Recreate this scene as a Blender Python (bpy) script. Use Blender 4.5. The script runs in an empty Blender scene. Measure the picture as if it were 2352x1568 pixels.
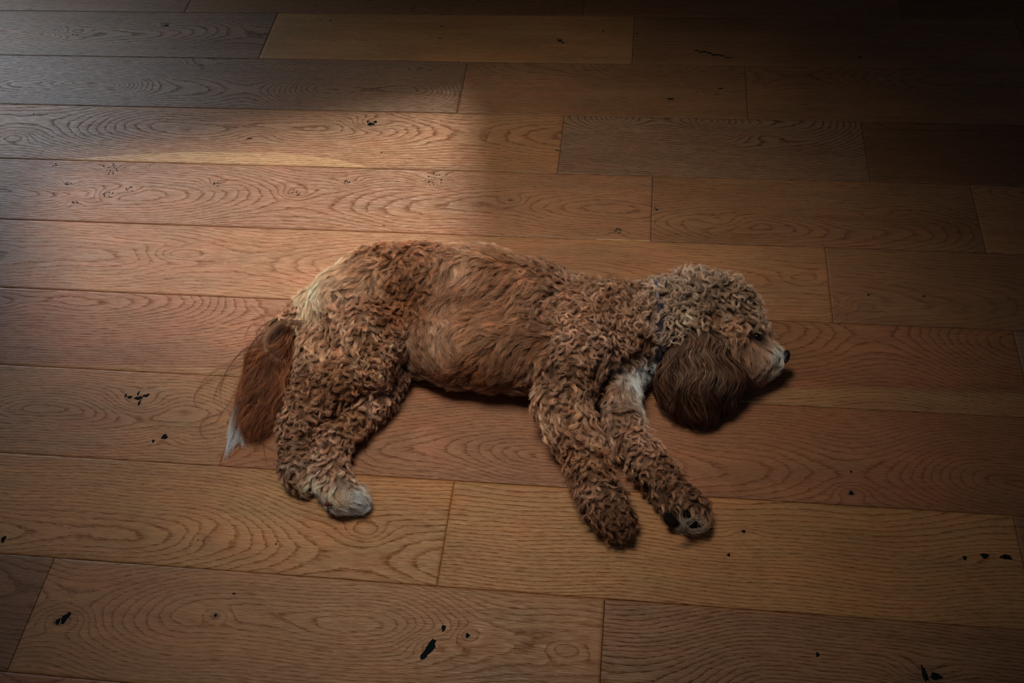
import bpy, math, random
import numpy as np
from mathutils import Matrix, Vector, kdtree

random.seed(7)
rng = np.random.default_rng(11)
C = bpy.context.scene.collection
SC = bpy.context.scene

# ------------------------------------------------------------------ camera
W_PX, H_PX = 2352, 1568
PW = 0.19                                   # width of one floor board (m)
OX, OY = 2.0, 5.5                           # shift of the board grid to the world origin (in boards)
F_PX = 2363.88
TILT, ROLL, YAW = math.radians(38.87447), math.radians(-5.64627), math.radians(10.6022)
CAM = Vector(((0 + OX) * PW, (-11.57279 + OY) * PW, 7.77505 * PW))
RCAM = Matrix.Rotation(YAW, 3, 'Z') @ Matrix.Rotation(TILT, 3, 'X') @ Matrix.Rotation(ROLL, 3, 'Z')
cd = bpy.data.cameras.new('camera')
cd.sensor_fit = 'HORIZONTAL'; cd.sensor_width = 36.0
cd.lens = 36.0 * F_PX / W_PX
cd.clip_start = 0.05; cd.clip_end = 100
cam = bpy.data.objects.new('camera', cd); C.objects.link(cam)
cam.matrix_world = Matrix.Translation(CAM) @ RCAM.to_4x4()
SC.camera = cam

# ------------------------------------------------------------------ view, world, lamps
SC.view_settings.view_transform = 'Standard'
SC.view_settings.look = 'None'
SC.view_settings.gamma = 1.0
SC.view_settings.use_curve_mapping = False
SC.view_settings.exposure = 0.0
SC.cycles.use_adaptive_sampling = True
SC.cycles.adaptive_threshold = 0.02
SC.cycles.use_denoising = True
SC.cycles.max_bounces = 6
SC.cycles.diffuse_bounces = 3
SC.cycles.glossy_bounces = 3
SC.cycles.transmission_bounces = 3
SC.cycles.transparent_max_bounces = 4
SC.render.hair_type = 'STRIP'

wd = bpy.data.worlds.new('world'); SC.world = wd; wd.use_nodes = True
bg = wd.node_tree.nodes['Background']
bg.inputs[0].default_value = (0.75, 0.85, 1.0, 1)
bg.inputs[1].default_value = 0.040

def aim(o, target):
    o.rotation_euler = (Vector(target) - o.location).to_track_quat('-Z', 'Y').to_euler()

def lamp(name, kind, loc, target, energy, color, **kw):
    d = bpy.data.lights.new(name, kind); d.energy = energy; d.color = color
    for k, v in kw.items(): setattr(d, k, v)
    o = bpy.data.objects.new(name, d); C.objects.link(o)
    o.location = loc; aim(o, target)
    return o

WALL_Y = 1.55
# low sun through the shaped opening of the added wall
SUN_DIR = Vector((0.24, -1.0, -0.95)).normalized()
sun = lamp('sun', 'SUN', (0, 0, 3), Vector((0, 0, 3)) + SUN_DIR, 2.1, (1.0, 0.77, 0.56), angle=math.radians(5.5))
# cool sky light of a window out of view, further left
lamp('window_daylight', 'AREA', (-1.55, 1.45, 0.62), (-1.0, 0.62, 0.0), 3.3, (0.70, 0.85, 1.0), shape='RECTANGLE', size=0.9, size_y=0.9, spread=math.radians(85))
# added spot without a fixture: bright pool mid-floor, dim towards the edges
lamp('vignette_spot', 'SPOT', (-0.22, 0.20, 2.4), (0.08, 0.02, 0.0), 150.0, (1.0, 0.875, 0.68), spot_size=math.radians(42), spot_blend=1.0, shadow_soft_size=0.45)

# ------------------------------------------------------------------ helpers
def ray(px, py):
    return RCAM @ Vector(((px - W_PX / 2) / F_PX, -(py - H_PX / 2) / F_PX, -1.0))

def at(px, py, z=0.0):
    """the point at height z that the photograph shows at this pixel"""
    d = ray(px, py); t = (z - CAM.z) / d.z
    return CAM + d * t

def depth(p):
    return -(RCAM.transposed() @ (Vector(p) - CAM)).z

def mesh_obj(name, verts, faces, mat=None, parent=None, smooth=True):
    me = bpy.data.meshes.new(name)
    me.from_pydata([tuple(v) for v in verts], [], [tuple(f) for f in faces]); me.update()
    o = bpy.data.objects.new(name, me); C.objects.link(o)
    if mat: me.materials.append(mat)
    if smooth: me.polygons.foreach_set('use_smooth', [True] * len(me.polygons))
    if parent: o.parent = parent
    return o

def big_mesh(name, V, Q, mat=None, parent=None):
    """V (n,3) array, Q (m,4) array of quads"""
    me = bpy.data.meshes.new(name)
    me.vertices.add(len(V)); me.vertices.foreach_set('co', np.ascontiguousarray(V, dtype=np.float32).ravel())
    me.loops.add(len(Q) * 4); me.loops.foreach_set('vertex_index', np.ascontiguousarray(Q, dtype=np.int32).ravel())
    me.polygons.add(len(Q)); me.polygons.foreach_set('loop_start', np.arange(0, len(Q) * 4, 4, dtype=np.int32))
    me.polygons.foreach_set('use_smooth', np.ones(len(Q), dtype=bool))
    me.update(calc_edges=True); me.validate()
    o = bpy.data.objects.new(name, me); C.objects.link(o)
    if mat: me.materials.append(mat)
    if parent: o.parent = parent
    return o

def fattr(me, name, data):
    a = me.attributes.new(name, 'FLOAT', 'POINT'); a.data.foreach_set('value', np.ascontiguousarray(data, dtype=np.float32).ravel())

def cattr(me, name, rgb):
    a = me.attributes.new(name, 'FLOAT_COLOR', 'POINT')
    a.data.foreach_set('color', np.concatenate([rgb, np.ones((len(rgb), 1))], 1).astype(np.float32).ravel())

class NT:
    """small node-tree writer"""
    def __init__(s, name):
        s.m = bpy.data.materials.new(name); s.m.use_nodes = True
        s.t = s.m.node_tree; s.b = s.t.nodes['Principled BSDF']; s.out = s.t.nodes['Material Output']
    def n(s, kind, ins=None, **kw):
        nd = s.t.nodes.new(kind)
        for k, v in kw.items(): setattr(nd, k, v)
        for k, v in (ins or {}).items(): s.put(nd.inputs[k], v)
        return nd
    def put(s, sock, v):
        if isinstance(v, bpy.types.NodeSocket): s.t.links.new(v, sock)
        elif isinstance(v, bpy.types.Node): s.t.links.new(v.outputs[0], sock)
        elif v is not None: sock.default_value = v
    def math(s, op, a, b=0.0, c=None, clamp=False):
        nd = s.n('ShaderNodeMath', {0: a, 1: b}, operation=op, use_clamp=clamp)
        if c is not None: s.put(nd.inputs[2], c)
        return nd.outputs[0]
    def attr(s, name, out='Fac'):
        return s.n('ShaderNodeAttribute', attribute_name=name).outputs[out]
    def ramp(s, fac, stops, interp='LINEAR'):
        nd = s.n('ShaderNodeValToRGB', {0: fac}); cr = nd.color_ramp; cr.interpolation = interp
        while len(cr.elements) > 1: cr.elements.remove(cr.elements[-1])
        for i, (p, c) in enumerate(stops):
            e = cr.elements[0] if i == 0 else cr.elements.new(p)
            e.position = p; e.color = (c, c, c, 1) if isinstance(c, (int, float)) else (*c, 1)
        return nd.outputs[0]
    def mix(s, fac, a, b, blend='MIX'):
        nd = s.n('ShaderNodeMix', data_type='RGBA', blend_type=blend)
        s.put(nd.inputs[0], fac); s.put(nd.inputs[6], a if not isinstance(a, tuple) else (*a, 1)); s.put(nd.inputs[7], b if not isinstance(b, tuple) else (*b, 1))
        return nd.outputs[2]
    def noise(s, vec, scale, detail=2.0, rough=0.5, out=0, dist=0.0):
        return s.n('ShaderNodeTexNoise', {'Vector': vec, 'Scale': scale, 'Detail': detail, 'Roughness': rough, 'Distortion': dist}).outputs[out]

def tag(o, label=None, cat=None, group=None, kind=None):
    if label: o['label'] = label
    if cat: o['category'] = cat
    if group: o['group'] = group
    if kind: o['kind'] = kind
    return o

# ------------------------------------------------------------------ floor boards
# for every row (k = board row, lying between y = -k-1 and y = -k): joints, then one entry per board:
# (colour, figure strength, ring centre offset in boards, ring depth, depth swing)
GOLD = (0.50, 0.245, 0.098); TAN = (0.44, 0.215, 0.100); GREY = (0.31, 0.175, 0.105); RED = (0.36, 0.150, 0.072)
BROWN = (0.34, 0.165, 0.080); DARK = (0.25, 0.115, 0.056); PINK = (0.40, 0.190, 0.100)
ROWS = {
 -1: ([-6.20, -0.82, 3.17], [(GREY, .7, .8, .05, .02), (BROWN, .8, .1, .07, .03), (BROWN, .5, .9, .05, .02), (DARK, .6, .2, .06, .03)]),
 0: ([-4.892, -0.153, 4.50], [(GREY, 1.0, .0, .05, .03), (GOLD, .45, 1.0, .05, .01), (BROWN, .4, 1.1, .05, .01), (DARK, .6, .3, .05, .02)]),
 1: ([-2.182, 1.208], [(GREY, .95, -.1, .05, .035), (BROWN, .5, .5, .06, .03), (BROWN, .55, .3, .06, .03)]),
 2: ([-0.905, 2.467], [(TAN, .9, .15, .05, .03), (GREY, 1.25, .45, .04, .06), (DARK, .6, .5, .05, .02)]),
 3: ([0.147, 3.492], [(PINK, .8, -.05, .06, .03), (BROWN, .75, -.25, .05, .03), (TAN, .7, .4, .05, .02)]),
 4: ([1.913], [((.45, .215, .104), .6, .0, .06, .02), (BROWN, .5, -.2, .07, .03)]),
 5: ([3.558], [(RED, .8, .35, .05, .04), (GREY, .5, .3, .06, .02)]),
 6: ([-3.646], [(TAN, .85, -.0, .05, .03), (RED, .7, -.2, .05, .035)]),
 7: ([-1.492, 3.192], [(GOLD, .85, -.25, .07, .03), (GOLD, .95, .75, .09, .01), (BROWN, .6, .2, .06, .03)]),
 8: ([-4.82, -0.121], [(DARK, .7, .2, .05, .02), (TAN, .7, .1, .05, .03), (BROWN, 1.05, -.3, .06, .04)]),
 9: ([-3.1, 1.5], [(RED, .7, .3, .06, .02), (BROWN, .7, .1, .06, .02), (BROWN, .7, .0, .06, .02)]),
}
for k in list(range(-10, -1)) + list(range(10, 15)):
    j = sorted([-6 + ((k * 1.7) % 3.3), -2.8 + ((k * 1.7) % 3.3), 0.6 + ((k * 1.7) % 3.3)])
    ROWS[k] = (j, [(c, .7, random.uniform(-.5, .9), .06, .02) for c in random.sample([GOLD, TAN, RED, BROWN, PINK, GREY], 4)])

def gx(px, py):                                   # photo pixel -> world xy on the floor
    p = at(px, py); return p.x, p.y
# swirls of grain round knots: (px, py, strength m, half-length m, half-width m, darkening)
SWIRLS = [(172, 75, .016, .045, .018, -.25), (375, 62, .010, .03, .012, .35), (460, 150, .022, .07, .028, .1), (30, 312, .016, .05, .02, .0),
 (855, 284, .020, .05, .022, .25), (600, 310, .012, .05, .02, .1), (255, 388, .014, .035, .018, .25), (157, 425, .012, .03, .016, .2), (298, 435, .010, .03, .015, .2),
 (250, 446, .014, .03, .018, .15), (172, 463, .010, .03, .015, .15), (498, 423, .010, .03, .015, .2), (678, 443, .014, .035, .018, .25), (800, 418, .010, .03, .015, .2),
 (997, 412, .018, .05, .022, .3), (1420, 530, .010, .03, .014, .3), (1288, 95, .016, .03, .018, .3), (1630, 205, .016, .04, .014, .2), (1075, 155, .01, .04, .02, .1),
 (318, 925, .022, .06, .028, .15), (378, 1003, .012, .03, .016, .15), (985, 1480, .014, .04, .02, .1), (1074, 1459, .012, .02, .014, .3), (148, 1420, .018, .045, .02, .35),
 (495, 1413, .012, .025, .013, .35), (840, 1220, .014, .035, .018, .1), (475, 1235, .006, .04, .02, .3), (1708, 1220, .008, .03, .012, .3), (2120, 1550, .018, .05, .024, .4),
 (1955, 1130, .012, .03, .016, .3), (1300, 1492, .012, .03, .016, .15), (2262, 1278, .006, .05, .01, .2), (85, 690, .016, .07, .03, -.05), (620, 800, .01, .06, .03, .0),
 (410, 582, .014, .06, .018, -.05), (1980, 700, .01, .03, .014, .3), (1175, 460, .010, .03, .015, .2), (2010, 500, .014, .06, .02, .1), (1660, 510, .014, .05, .022, -.05), (1750, 310, .02, .07, .025, 0),
 (1950, 720, .008, .03, .012, .2), (650, 160, .01, .06, .02, .0), (960, 15, .015, .05, .02, 0), (960, 165, .014, .04, .014, .05), (1850, 640, .010, .05, .02, 0)]
SW = [(*gx(a, b), s, l, w, d) for a, b, s, l, w, d in SWIRLS]

def grid(x0, x1, y0, y1, step, bevel, gap):
    def line(a, b):
        n = max(2, int(round((b - a - 2 * bevel) / step)))
        mid = np.linspace(a + gap + bevel, b - gap - bevel, n)
        return np.concatenate([[a + gap, a + gap + .0001], mid, [b - gap - .0001, b - gap]])
    xs, ys = line(x0, x1), line(y0, y1)
    X, Y = np.meshgrid(xs, ys, indexing='ij')
    Z = np.zeros_like(X)
    Z[:, 1] = Z[:, -2] = Z[1, :] = Z[-2, :] = -bevel * .75
    Z[:, 0] = Z[:, -1] = Z[0, :] = Z[-1, :] = -.007
    nx, ny = X.shape
    idx = np.arange(nx * ny).reshape(nx, ny)
    Q = np.stack([idx[:-1, :-1], idx[1:, :-1], idx[1:, 1:], idx[:-1, 1:]], -1).reshape(-1, 4)
    return X, Y, Z, Q

Vs, Qs, A = [], [], {n: [] for n in ('phi', 'dark', 'sap', 'fig', 'seed', 'colour')}
base = 0
SAP = [gx(*p) for p in ((70, 372), (250, 358), (430, 348), (640, 350), (760, 364), (860, 386))]
for k, (joints, boards) in sorted(ROWS.items()):
    js = [-16.0] + list(joints) + [9.0]
    for i, (col, fig, off, D, sw) in enumerate(boards):
        x0, x1 = (js[i] + OX) * PW, (js[i + 1] + OX) * PW
        y0, y1 = (-k - 1 + OY) * PW, (-k + OY) * PW
        near = -1 <= k <= 9
        X, Y, Z, Q = grid(x0, x1, y0, y1, .0042 if near else .02, .0011, .00022)
        r = random.Random(k * 31 + i)
        yc = (y0 + y1) / 2 + off * PW
        L = r.uniform(.7, 1.3); ph = r.uniform(0, 6.28)
        d = D + sw * np.sin(2 * math.pi * X / L + ph) + .25 * sw * np.sin(2 * math.pi * X / (L * .37) + ph * 2) + .015 * X * r.choice((-1, 1))
        wob = .006 * np.sin(X * 9 + ph) + .003 * np.sin(X * 23 + ph * 3)
        phi = np.sqrt((Y - yc + wob) ** 2 + d ** 2)
        dark = np.zeros_like(X)
        for (kx, ky, s, l, w, dk) in SW:
            if y0 - .02 < ky < y1 + .02 and x0 - .05 < kx < x1 + .05:
                g = np.exp(-((X - kx) / l) ** 2 - ((Y - ky) / w) ** 2)
                phi = phi + s * 1.3 * g
                dark = dark + dk * np.exp(-((X - kx) / (l * .38)) ** 2 - ((Y - ky) / (w * .5)) ** 2)
        sap = np.full_like(X, -1.0)
        if k == 2 and i == 0:                      # pale crescent of sapwood on the edge of one board
            top = np.interp(X, [p[0] for p in SAP], [p[1] for p in SAP], left=-9, right=-9)
            sap = (top - Y) * 100
            sap = np.where((X < SAP[0][0]) | (X > SAP[-1][0]), -1, sap)
        if k == 5 and i == 0:
            a, b = gx(1700, 885), gx(2352, 905)
            sap = ((a[1] + (X - a[0]) * (b[1] - a[1]) / (b[0] - a[0])) + .004 * np.sin(X * 9) - Y) * 100
            strip = np.clip(sap * 2 + .5, 0, 1)[..., None]; sap = np.full_like(X, -1.0)
        if k == 3 and i == 0:
            a = gx(1200, 540); sap = np.where(X > gx(1370, 545)[0], (a[1] + .002 - Y) * 60 - .25, -1)
        n = X.size
        colarr = np.tile(np.array(col), (n, 1))
        if k == 5 and i == 0: colarr = colarr * (1 - strip.reshape(-1, 1)) + np.array((.43, .225, .105)) * strip.reshape(-1, 1)
        Vs.append(np.stack([X, Y, Z], -1).reshape(-1, 3)); Qs.append(Q + base); base += n
        A['phi'].append(phi.ravel()); A['dark'].append(dark.ravel()); A['sap'].append(np.clip(sap.ravel(), -1, 1))
        A['fig'].append(np.full(n, fig)); A['seed'].append(np.full(n, (k * 7 + i * 3) * .731))
        A['colour'].append(colarr)

# dark filled knots and cracks: small flat lens-shaped patches set into the boards (same mesh)
def blob(cx, cy, pts, z=.00015):
    """closed irregular outline -> triangle fan as degenerate-free quads"""
    global base
    n = len(pts); ring = np.array([(cx + x, cy + y, z) for x, y in pts]); mid = np.array([[cx, cy, z + .0001]])
    V = np.concatenate([mid, ring]); q = []
    for j in range(0, n, 2): q.append((0, 1 + j, 1 + (j + 1) % n, 1 + (j + 2) % n))
    Vs.append(V); Qs.append(np.array(q) + base); base += len(V); m = len(V)
    A['phi'].append(np.zeros(m)); A['dark'].append(np.full(m, 9.0)); A['sap'].append(np.full(m, -1.)); A['fig'].append(np.zeros(m)); A['seed'].append(np.zeros(m)); A['colour'].append(np.tile(np.array((.01, .014, .016)), (m, 1)))
    return m
def knot(px, py, wpx, hpx, ang=0, jag=.35, seed=0):
    r = random.Random(int(px * 13 + py + seed)); cx, cy = gx(px, py)
    sx = wpx / 1600 ; sy = hpx / 930
    pts = []
    ph = [r.uniform(0, 6.28) for _ in range(3)]
    for j in range(16):
        t = 2 * math.pi * j / 16
        m = 1 + jag * (.5 * math.sin(3 * t + ph[0]) + .35 * math.sin(5 * t + ph[1]) + .25 * math.sin(7 * t + ph[2]))
        x, y = sx * m * math.cos(t), sy * m * math.sin(t); a = math.radians(ang)
        pts.append((x * math.cos(a) - y * math.sin(a), x * math.sin(a) + y * math.cos(a)))
    blob(cx, cy, pts)
for a in [(852, 285, 13, 5), (862, 280, 7, 4), (845, 279, 4, 3), (930, 297, 2.5, 2), (876, 350, 2.5, 2), (574, 318, 11, 1.6), (1286, 93, 8, 4), (1292, 98, 5, 3), (1281, 90, 3, 2.5), (1015, 60, 4.5, 2),
          (1011, 88, 3.5, 2), (738, 46, 2.4, 2), (759, 48, 3, 2.5), (743, 51, 2.4, 1.6), (1386, 71, 5, 1.8), (1463, 77, 7, 1.8), (1976, 131, 6.5, 2.8), (1540, 227, 13, 2.6), (318, 914, 13, 3.5, 12),
          (298, 912, 8, 3, 0), (336, 908, 10, 3.2, 22), (320, 925, 3.5, 6), (289, 908, 3, 4), (318, 903, 3, 5), (378, 1003, 9, 5), (352, 1013, 4, 3), (985, 1490, 9, 17, -28), (978, 1500, 5, 8), (1019, 1442, 5, 5), (1074, 1459, 5, 3.5),
          (150, 1419, 8, 10, -20), (133, 1427, 6, 5), (156, 1412, 4, 5), (495, 1413, 4, 2.5), (537, 1363, 4, 1.5), (8, 1238, 6, 6), (1708, 1220, 5, 2.6), (1674, 1274, 4, 2.6), (2216, 1281, 5, 3.5), (2262, 1276, 10, 4), (2311, 1279, 14, 4),
          (1878, 1503, 4, 3.5), (2124, 1548, 6, 11, 10), (2150, 1553, 13, 5), (1955, 1132, 6, 4), (383, 59, 9, 3), (1955, 1083, 3, 2), (345, 380, 2, 1.4), (882, 518, 6, 1, -12), (1172, 460, 3, 1.5), (2080, 1120, 0.8, .8),
          (455, 1240, 1.5, 1.5), (1995, 677, 5, 1.8), (2122, 680, 5, 1.8), (1425, 528, 3, 1.6), (634, 1249, 3, 1.2), (1655, 203, 9, 2)]:
    knot(*a)
# the long crack in the top row
for i in range(9):
    t = i / 8; knot(1600 + 78 * t, 116 + 17 * t + 1.5 * math.sin(i * 2), 9, 2.4 * (1 - abs(t - .4)) + .5, -9, .2)
# clusters of pin knots
for (cx_, cy_, rad, cnt) in [(255, 388, 20, 17), (157, 425, 10, 9), (300, 435, 11, 8), (250, 446, 14, 10), (172, 463, 8, 6), (125, 378, 7, 7), (498, 423, 9, 6), (678, 443, 12, 9), (800, 418, 10, 8), (997, 412, 22, 20), (462, 152, 12, 7), (172, 78, 8, 5), (1287, 345, 10, 4), (1420, 530, 10, 8), (1505, 480, 8, 4), (230, 1300, 0, 0)]:
    r = random.Random(cx_)
    for j in range(cnt):
        t, q = r.uniform(0, 6.28), math.sqrt(r.uniform(.05, 1)) * rad
        knot(cx_ + q * math.cos(t), cy_ + q * .62 * math.sin(t), r.uniform(1.4, 2.8), r.uniform(1.2, 2.2), r.uniform(-40, 40), .2, j)

fl = NT('oak_boards')
pos = fl.n('ShaderNodeNewGeometry').outputs['Position']
sep = fl.n('ShaderNodeSeparateXYZ', {0: pos})
seed = fl.attr('seed'); phi = fl.attr('phi'); fig = fl.attr('fig'); dk = fl.attr('dark'); sap = fl.attr('sap'); colr = fl.attr('colour', 'Color')
def vec(sx, sy, so=1.0):
    return fl.n('ShaderNodeCombineXYZ', {0: fl.math('MULTIPLY', sep.outputs[0], sx), 1: fl.math('MULTIPLY', sep.outputs[1], sy), 2: fl.math('MULTIPLY', seed, so)}).outputs[0]
# growth rings: board field + waviness + jagged edge
wav = fl.noise(vec(5, 16), 1.0, 2.0)
jag = fl.noise(vec(55, 130), 1.0, 3.0, .65)
R = fl.math('MULTIPLY', phi, 175.0)
R = fl.math('ADD', R, fl.math('MULTIPLY', wav, 2.2))
R = fl.math('ADD', R, fl.math('MULTIPLY', jag, .6))
fr = fl.math('FRACT', R)
ringline = fl.ramp(fr, [(0, .2), (.05, 1.0), (.15, .8), (.32, .18), (.75, .03), (.95, .0), (1, .2)])
dash = fl.ramp(fl.noise(vec(70, 520), 1.0, 2.0, .6), [(.40, 0), (.56, 1)])
fine = fl.ramp(fl.noise(vec(38, 900), 1.0, 3.0, .7), [(.44, 0), (.70, 1)])
streak = fl.noise(vec(2.4, 60), 1.0, 4.0, .6)
cloud = fl.noise(vec(3.5, 9), 1.0, 3.0, .55)
line = fl.math('MULTIPLY', ringline, fl.math('MULTIPLY_ADD', dash, .62, .38))
line = fl.math('MULTIPLY', line, fig)
line = fl.math('ADD', fl.math('MULTIPLY', line, .78), fl.math('MULTIPLY', fine, .62), clamp=True)
tone = fl.math('ADD', fl.math('MULTIPLY_ADD', streak, .55, .52), fl.math('MULTIPLY_ADD', cloud, .7, -.15))
c0 = fl.mix(1.0, colr, fl.n('ShaderNodeCombineColor', {0: tone, 1: tone, 2: tone}).outputs[0], 'MULTIPLY')
hue = fl.ramp(fl.noise(vec(9, 26, 3.0), 1.0, 3.0, .6), [(.32, (1.07, .97, .90)), (.68, (.95, 1.03, .98))])
c0 = fl.mix(1.0, c0, hue, 'MULTIPLY')
sapedge = fl.math('ADD', sap, fl.math('MULTIPLY_ADD', jag, .12, -.06))
sapf = fl.ramp(sapedge, [(.0, 0), (.06, 1)])
c0 = fl.mix(fl.math('MULTIPLY', sapf, .85), c0, (.74, .46, .22))
c1 = fl.mix(1.0, c0, (.30, .20, .15), 'MULTIPLY')
c2 = fl.mix(line, c0, c1)
dkf = fl.math('MULTIPLY', fl.math('MULTIPLY', dk, 1.2), fl.math('MULTIPLY_ADD', jag, 1.2, .1), clamp=True)
c3 = fl.mix(dkf, c2, (.045, .032, .026))
isblob = fl.math('GREATER_THAN', dk, 5.0)
c4 = fl.mix(isblob, c3, (.006, .010, .012))
fl.put(fl.b.inputs['Base Color'], c4)
rough = fl.math('MULTIPLY_ADD', line, .30, .40)
rough = fl.math('ADD', rough, fl.math('MULTIPLY', cloud, .10))
rough = fl.math('ADD', rough, fl.math('MULTIPLY', isblob, .3), clamp=True)
fl.put(fl.b.inputs['Roughness'], rough)
fl.put(fl.b.inputs['Specular IOR Level'], fl.math('MULTIPLY', fl.math('MULTIPLY_ADD', line, -.40, .60), fl.math('MULTIPLY_ADD', isblob, -.9, 1.0)))
bh = fl.math('MULTIPLY_ADD', line, -1.0, fl.math('MULTIPLY', streak, .4))
bp = fl.n('ShaderNodeBump', {'Strength': .5, 'Distance': .0004, 'Height': bh})
fl.put(fl.b.inputs['Normal'], bp.outputs[0])

V = np.concatenate(Vs); Q = np.concatenate(Qs)
floor = big_mesh('floor', V, Q, fl.m)
for n in ('phi', 'dark', 'sap', 'fig', 'seed'): fattr(floor.data, n, np.concatenate(A[n]))
cattr(floor.data, 'colour', np.concatenate(A['colour']))
tag(floor, 'oiled oak board floor of wide planks with knots and open grain', kind='structure')

sub = NT('screed'); sub.b.inputs['Base Color'].default_value = (.03, .018, .01, 1); sub.b.inputs['Roughness'].default_value = .9
x0, x1, y0, y1 = (-16 + OX) * PW, (9 + OX) * PW, (-15 + OY) * PW, (10 + OY) * PW
o = mesh_obj('subfloor_1', [(x0, y0, -.03), (x1, y0, -.03), (x1, y1, -.03), (x0, y1, -.03), (x0, y0, -.0072), (x1, y0, -.0072), (x1, y1, -.0072), (x0, y1, -.0072)],
         [(0, 3, 2, 1), (4, 5, 6, 7), (0, 1, 5, 4), (1, 2, 6, 5), (2, 3, 7, 6), (3, 0, 4, 7)], sub.m, smooth=False)
tag(o, 'dark underlay beneath the floor boards, seen in the joints', kind='structure')

# added wall outside the picture; its opening is cut to shape the sun patch
pl = NT('plaster')
n1 = pl.noise(pl.n('ShaderNodeNewGeometry').outputs['Position'], 30.0, 3.0)
pl.put(pl.b.inputs['Base Color'], pl.ramp(n1, [(0, (.20, .18, .16)), (1, (.24, .22, .20))])); pl.b.inputs['Roughness'].default_value = .9
def sun_hit(px, py):                              # where the sun ray to this floor pixel crosses the wall
    p = at(px, py); t = (WALL_Y - p.y) / (-SUN_DIR.y); return p.x - SUN_DIR.x * t, -SUN_DIR.z * t
HOLE = [sun_hit(90, 790), sun_hit(1040, 985), sun_hit(1068, 235), sun_hit(70, 395)]     # (x, z) corners of the opening
def wall_cells():
    xs = [x0, min(p[0] for p in HOLE), max(p[0] for p in HOLE), x1 + 1]; zs = [0, min(p[1] for p in HOLE), max(p[1] for p in HOLE), 3.4]
    # the opening is cut slanting to give the sun patch its outline
    g = [[(xs[i], zs[j]) for j in range(4)] for i in range(4)]
    g[1][2], g[2][2], g[2][1], g[1][1] = HOLE
    v, f = [], []
    for i in range(3):
        for j in range(3):
            if i == 1 and j == 1: continue
            q = [g[i][j], g[i + 1][j], g[i + 1][j + 1], g[i][j + 1]]
            b = len(v)
            for yy in (WALL_Y, WALL_Y + .04): v += [(a_, yy, c_) for a_, c_ in q]
            f += [(b, b + 3, b + 2, b + 1), (b + 4, b + 5, b + 6, b + 7), (b, b + 1, b + 5, b + 4), (b + 1, b + 2, b + 6, b + 5), (b + 2, b + 3, b + 7, b + 6), (b + 3, b, b + 4, b + 7)]
    return v, f
wv, wf = wall_cells()
w = mesh_obj('sun_mask_wall', wv, wf, pl.m, smooth=False); tag(w, 'added unseen wall with a slanted opening that shapes the sun patch', kind='structure')
print('opening', HOLE)

# ------------------------------------------------------------------ the dog: one skin grown over its joints
# joints as (photo x, photo y, radius in photo px, height mm or None = resting on the floor)
def joints(chain):
    out = []
    for j in chain:
        px, py, rp = j[:3]; z = j[3] / 1000 if len(j) > 3 else None
        zz = z if z is not None else .05
        for _ in range(6):
            p = at(px, py, zz); r = rp * depth(p) / F_PX
            if z is None: zz = r * .97
        out.append((np.array(p), r))
    return out
TORSO = [
 [(758, 742, 66), (800, 706, 90), (870, 668, 98), (980, 662, 100), (1100, 668, 100), (1220, 698, 92), (1330, 728, 80), (1430, 745, 76)],
 [(880, 740, 70), (960, 782, 66), (1050, 800, 76), (1130, 806, 80), (1220, 808, 82), (1320, 800, 84), (1400, 810, 68)],
 [(1390, 748, 80), (1440, 752, 84), (1500, 752, 86), (1560, 745, 84)],
 [(1420, 800, 66), (1452, 858, 34)]]
SKULL = [
 [(1540, 735, 84, 62), (1595, 722, 92, 68), (1660, 722, 74, 66), (1700, 760, 52, 58)],
 [(1655, 785, 66, 56), (1700, 812, 54, 46), (1746, 826, 42, 40), (1776, 824, 25, 42)],
 [(1640, 820, 58, 42), (1700, 850, 40, 28)]]
LIMBS = [
 ([(800, 720, 84, 72), (850, 775, 76, 84), (842, 838, 58, 74), (775, 885, 46, 62), (708, 942, 40, 46), (682, 985, 35, 30), (680, 1035, 31), (682, 1078, 31), (700, 1104, 24)], .022),
 ([(770, 740, 66, 64), (742, 800, 50, 56), (728, 860, 42, 44), (700, 925, 36, 32)], .022),
 ([(870, 800, 40), (892, 868, 34), (862, 922, 34), (812, 970, 33), (766, 1018, 36), (752, 1060, 34), (762, 1100, 34), (784, 1138, 33), (816, 1147, 27)], .012),
 ([(1395, 735, 74, 78), (1345, 800, 70, 90), (1305, 860, 62, 82), (1290, 925, 56, 62), (1315, 985, 50, 46), (1345, 1045, 44, 32), (1362, 1105, 42), (1388, 1160, 44), (1416, 1196, 38)], .02),
 ([(1410, 860, 52), (1422, 920, 42), (1434, 975, 38), (1458, 1025, 38), (1496, 1075, 38), (1532, 1122, 36), (1570, 1162, 38), (1594, 1182, 34)], .012),
 ([(722, 700, 40, 62), (668, 756, 32, 46), (634, 835, 27, 28), (604, 912, 20), (582, 980, 10)], .012),
 ([(1588, 770, 42, 90), (1598, 830, 46, 72), (1604, 890, 50, 46), (1602, 935, 40, 24)], .008),
 ([(1588, 770, 42, 90), (1562, 815, 40, 66), (1555, 865, 40, 46), (1565, 920, 34, 22)], .008),
 ([(1600, 775, 42, 90), (1640, 815, 42, 70), (1652, 865, 42, 46), (1650, 912, 34, 24)], .008)]
def smin(a, b, k):
    h = np.clip(.5 + .5 * (b - a) / k, 0, 1)
    return b * (1 - h) + a * h - k * h * (1 - h)
def chain_d(P, ch, k=.012):
    d = None
    for (a, ra), (b, rb) in zip(ch[:-1], ch[1:]):
        ab = (b - a).astype(np.float32); pa = P - a.astype(np.float32)
        t = np.clip(pa @ ab / float(ab @ ab), 0, 1)
        e = np.sqrt(((pa - t[:, None] * ab) ** 2).sum(1)) - (ra + (rb - ra) * t)
        d = e if d is None else smin(d, e, k)
    return d
JT = [joints(c) for c in TORSO]; JS = [joints(c) for c in SKULL]; JL = [(joints(c), k) for c, k in LIMBS]
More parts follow.
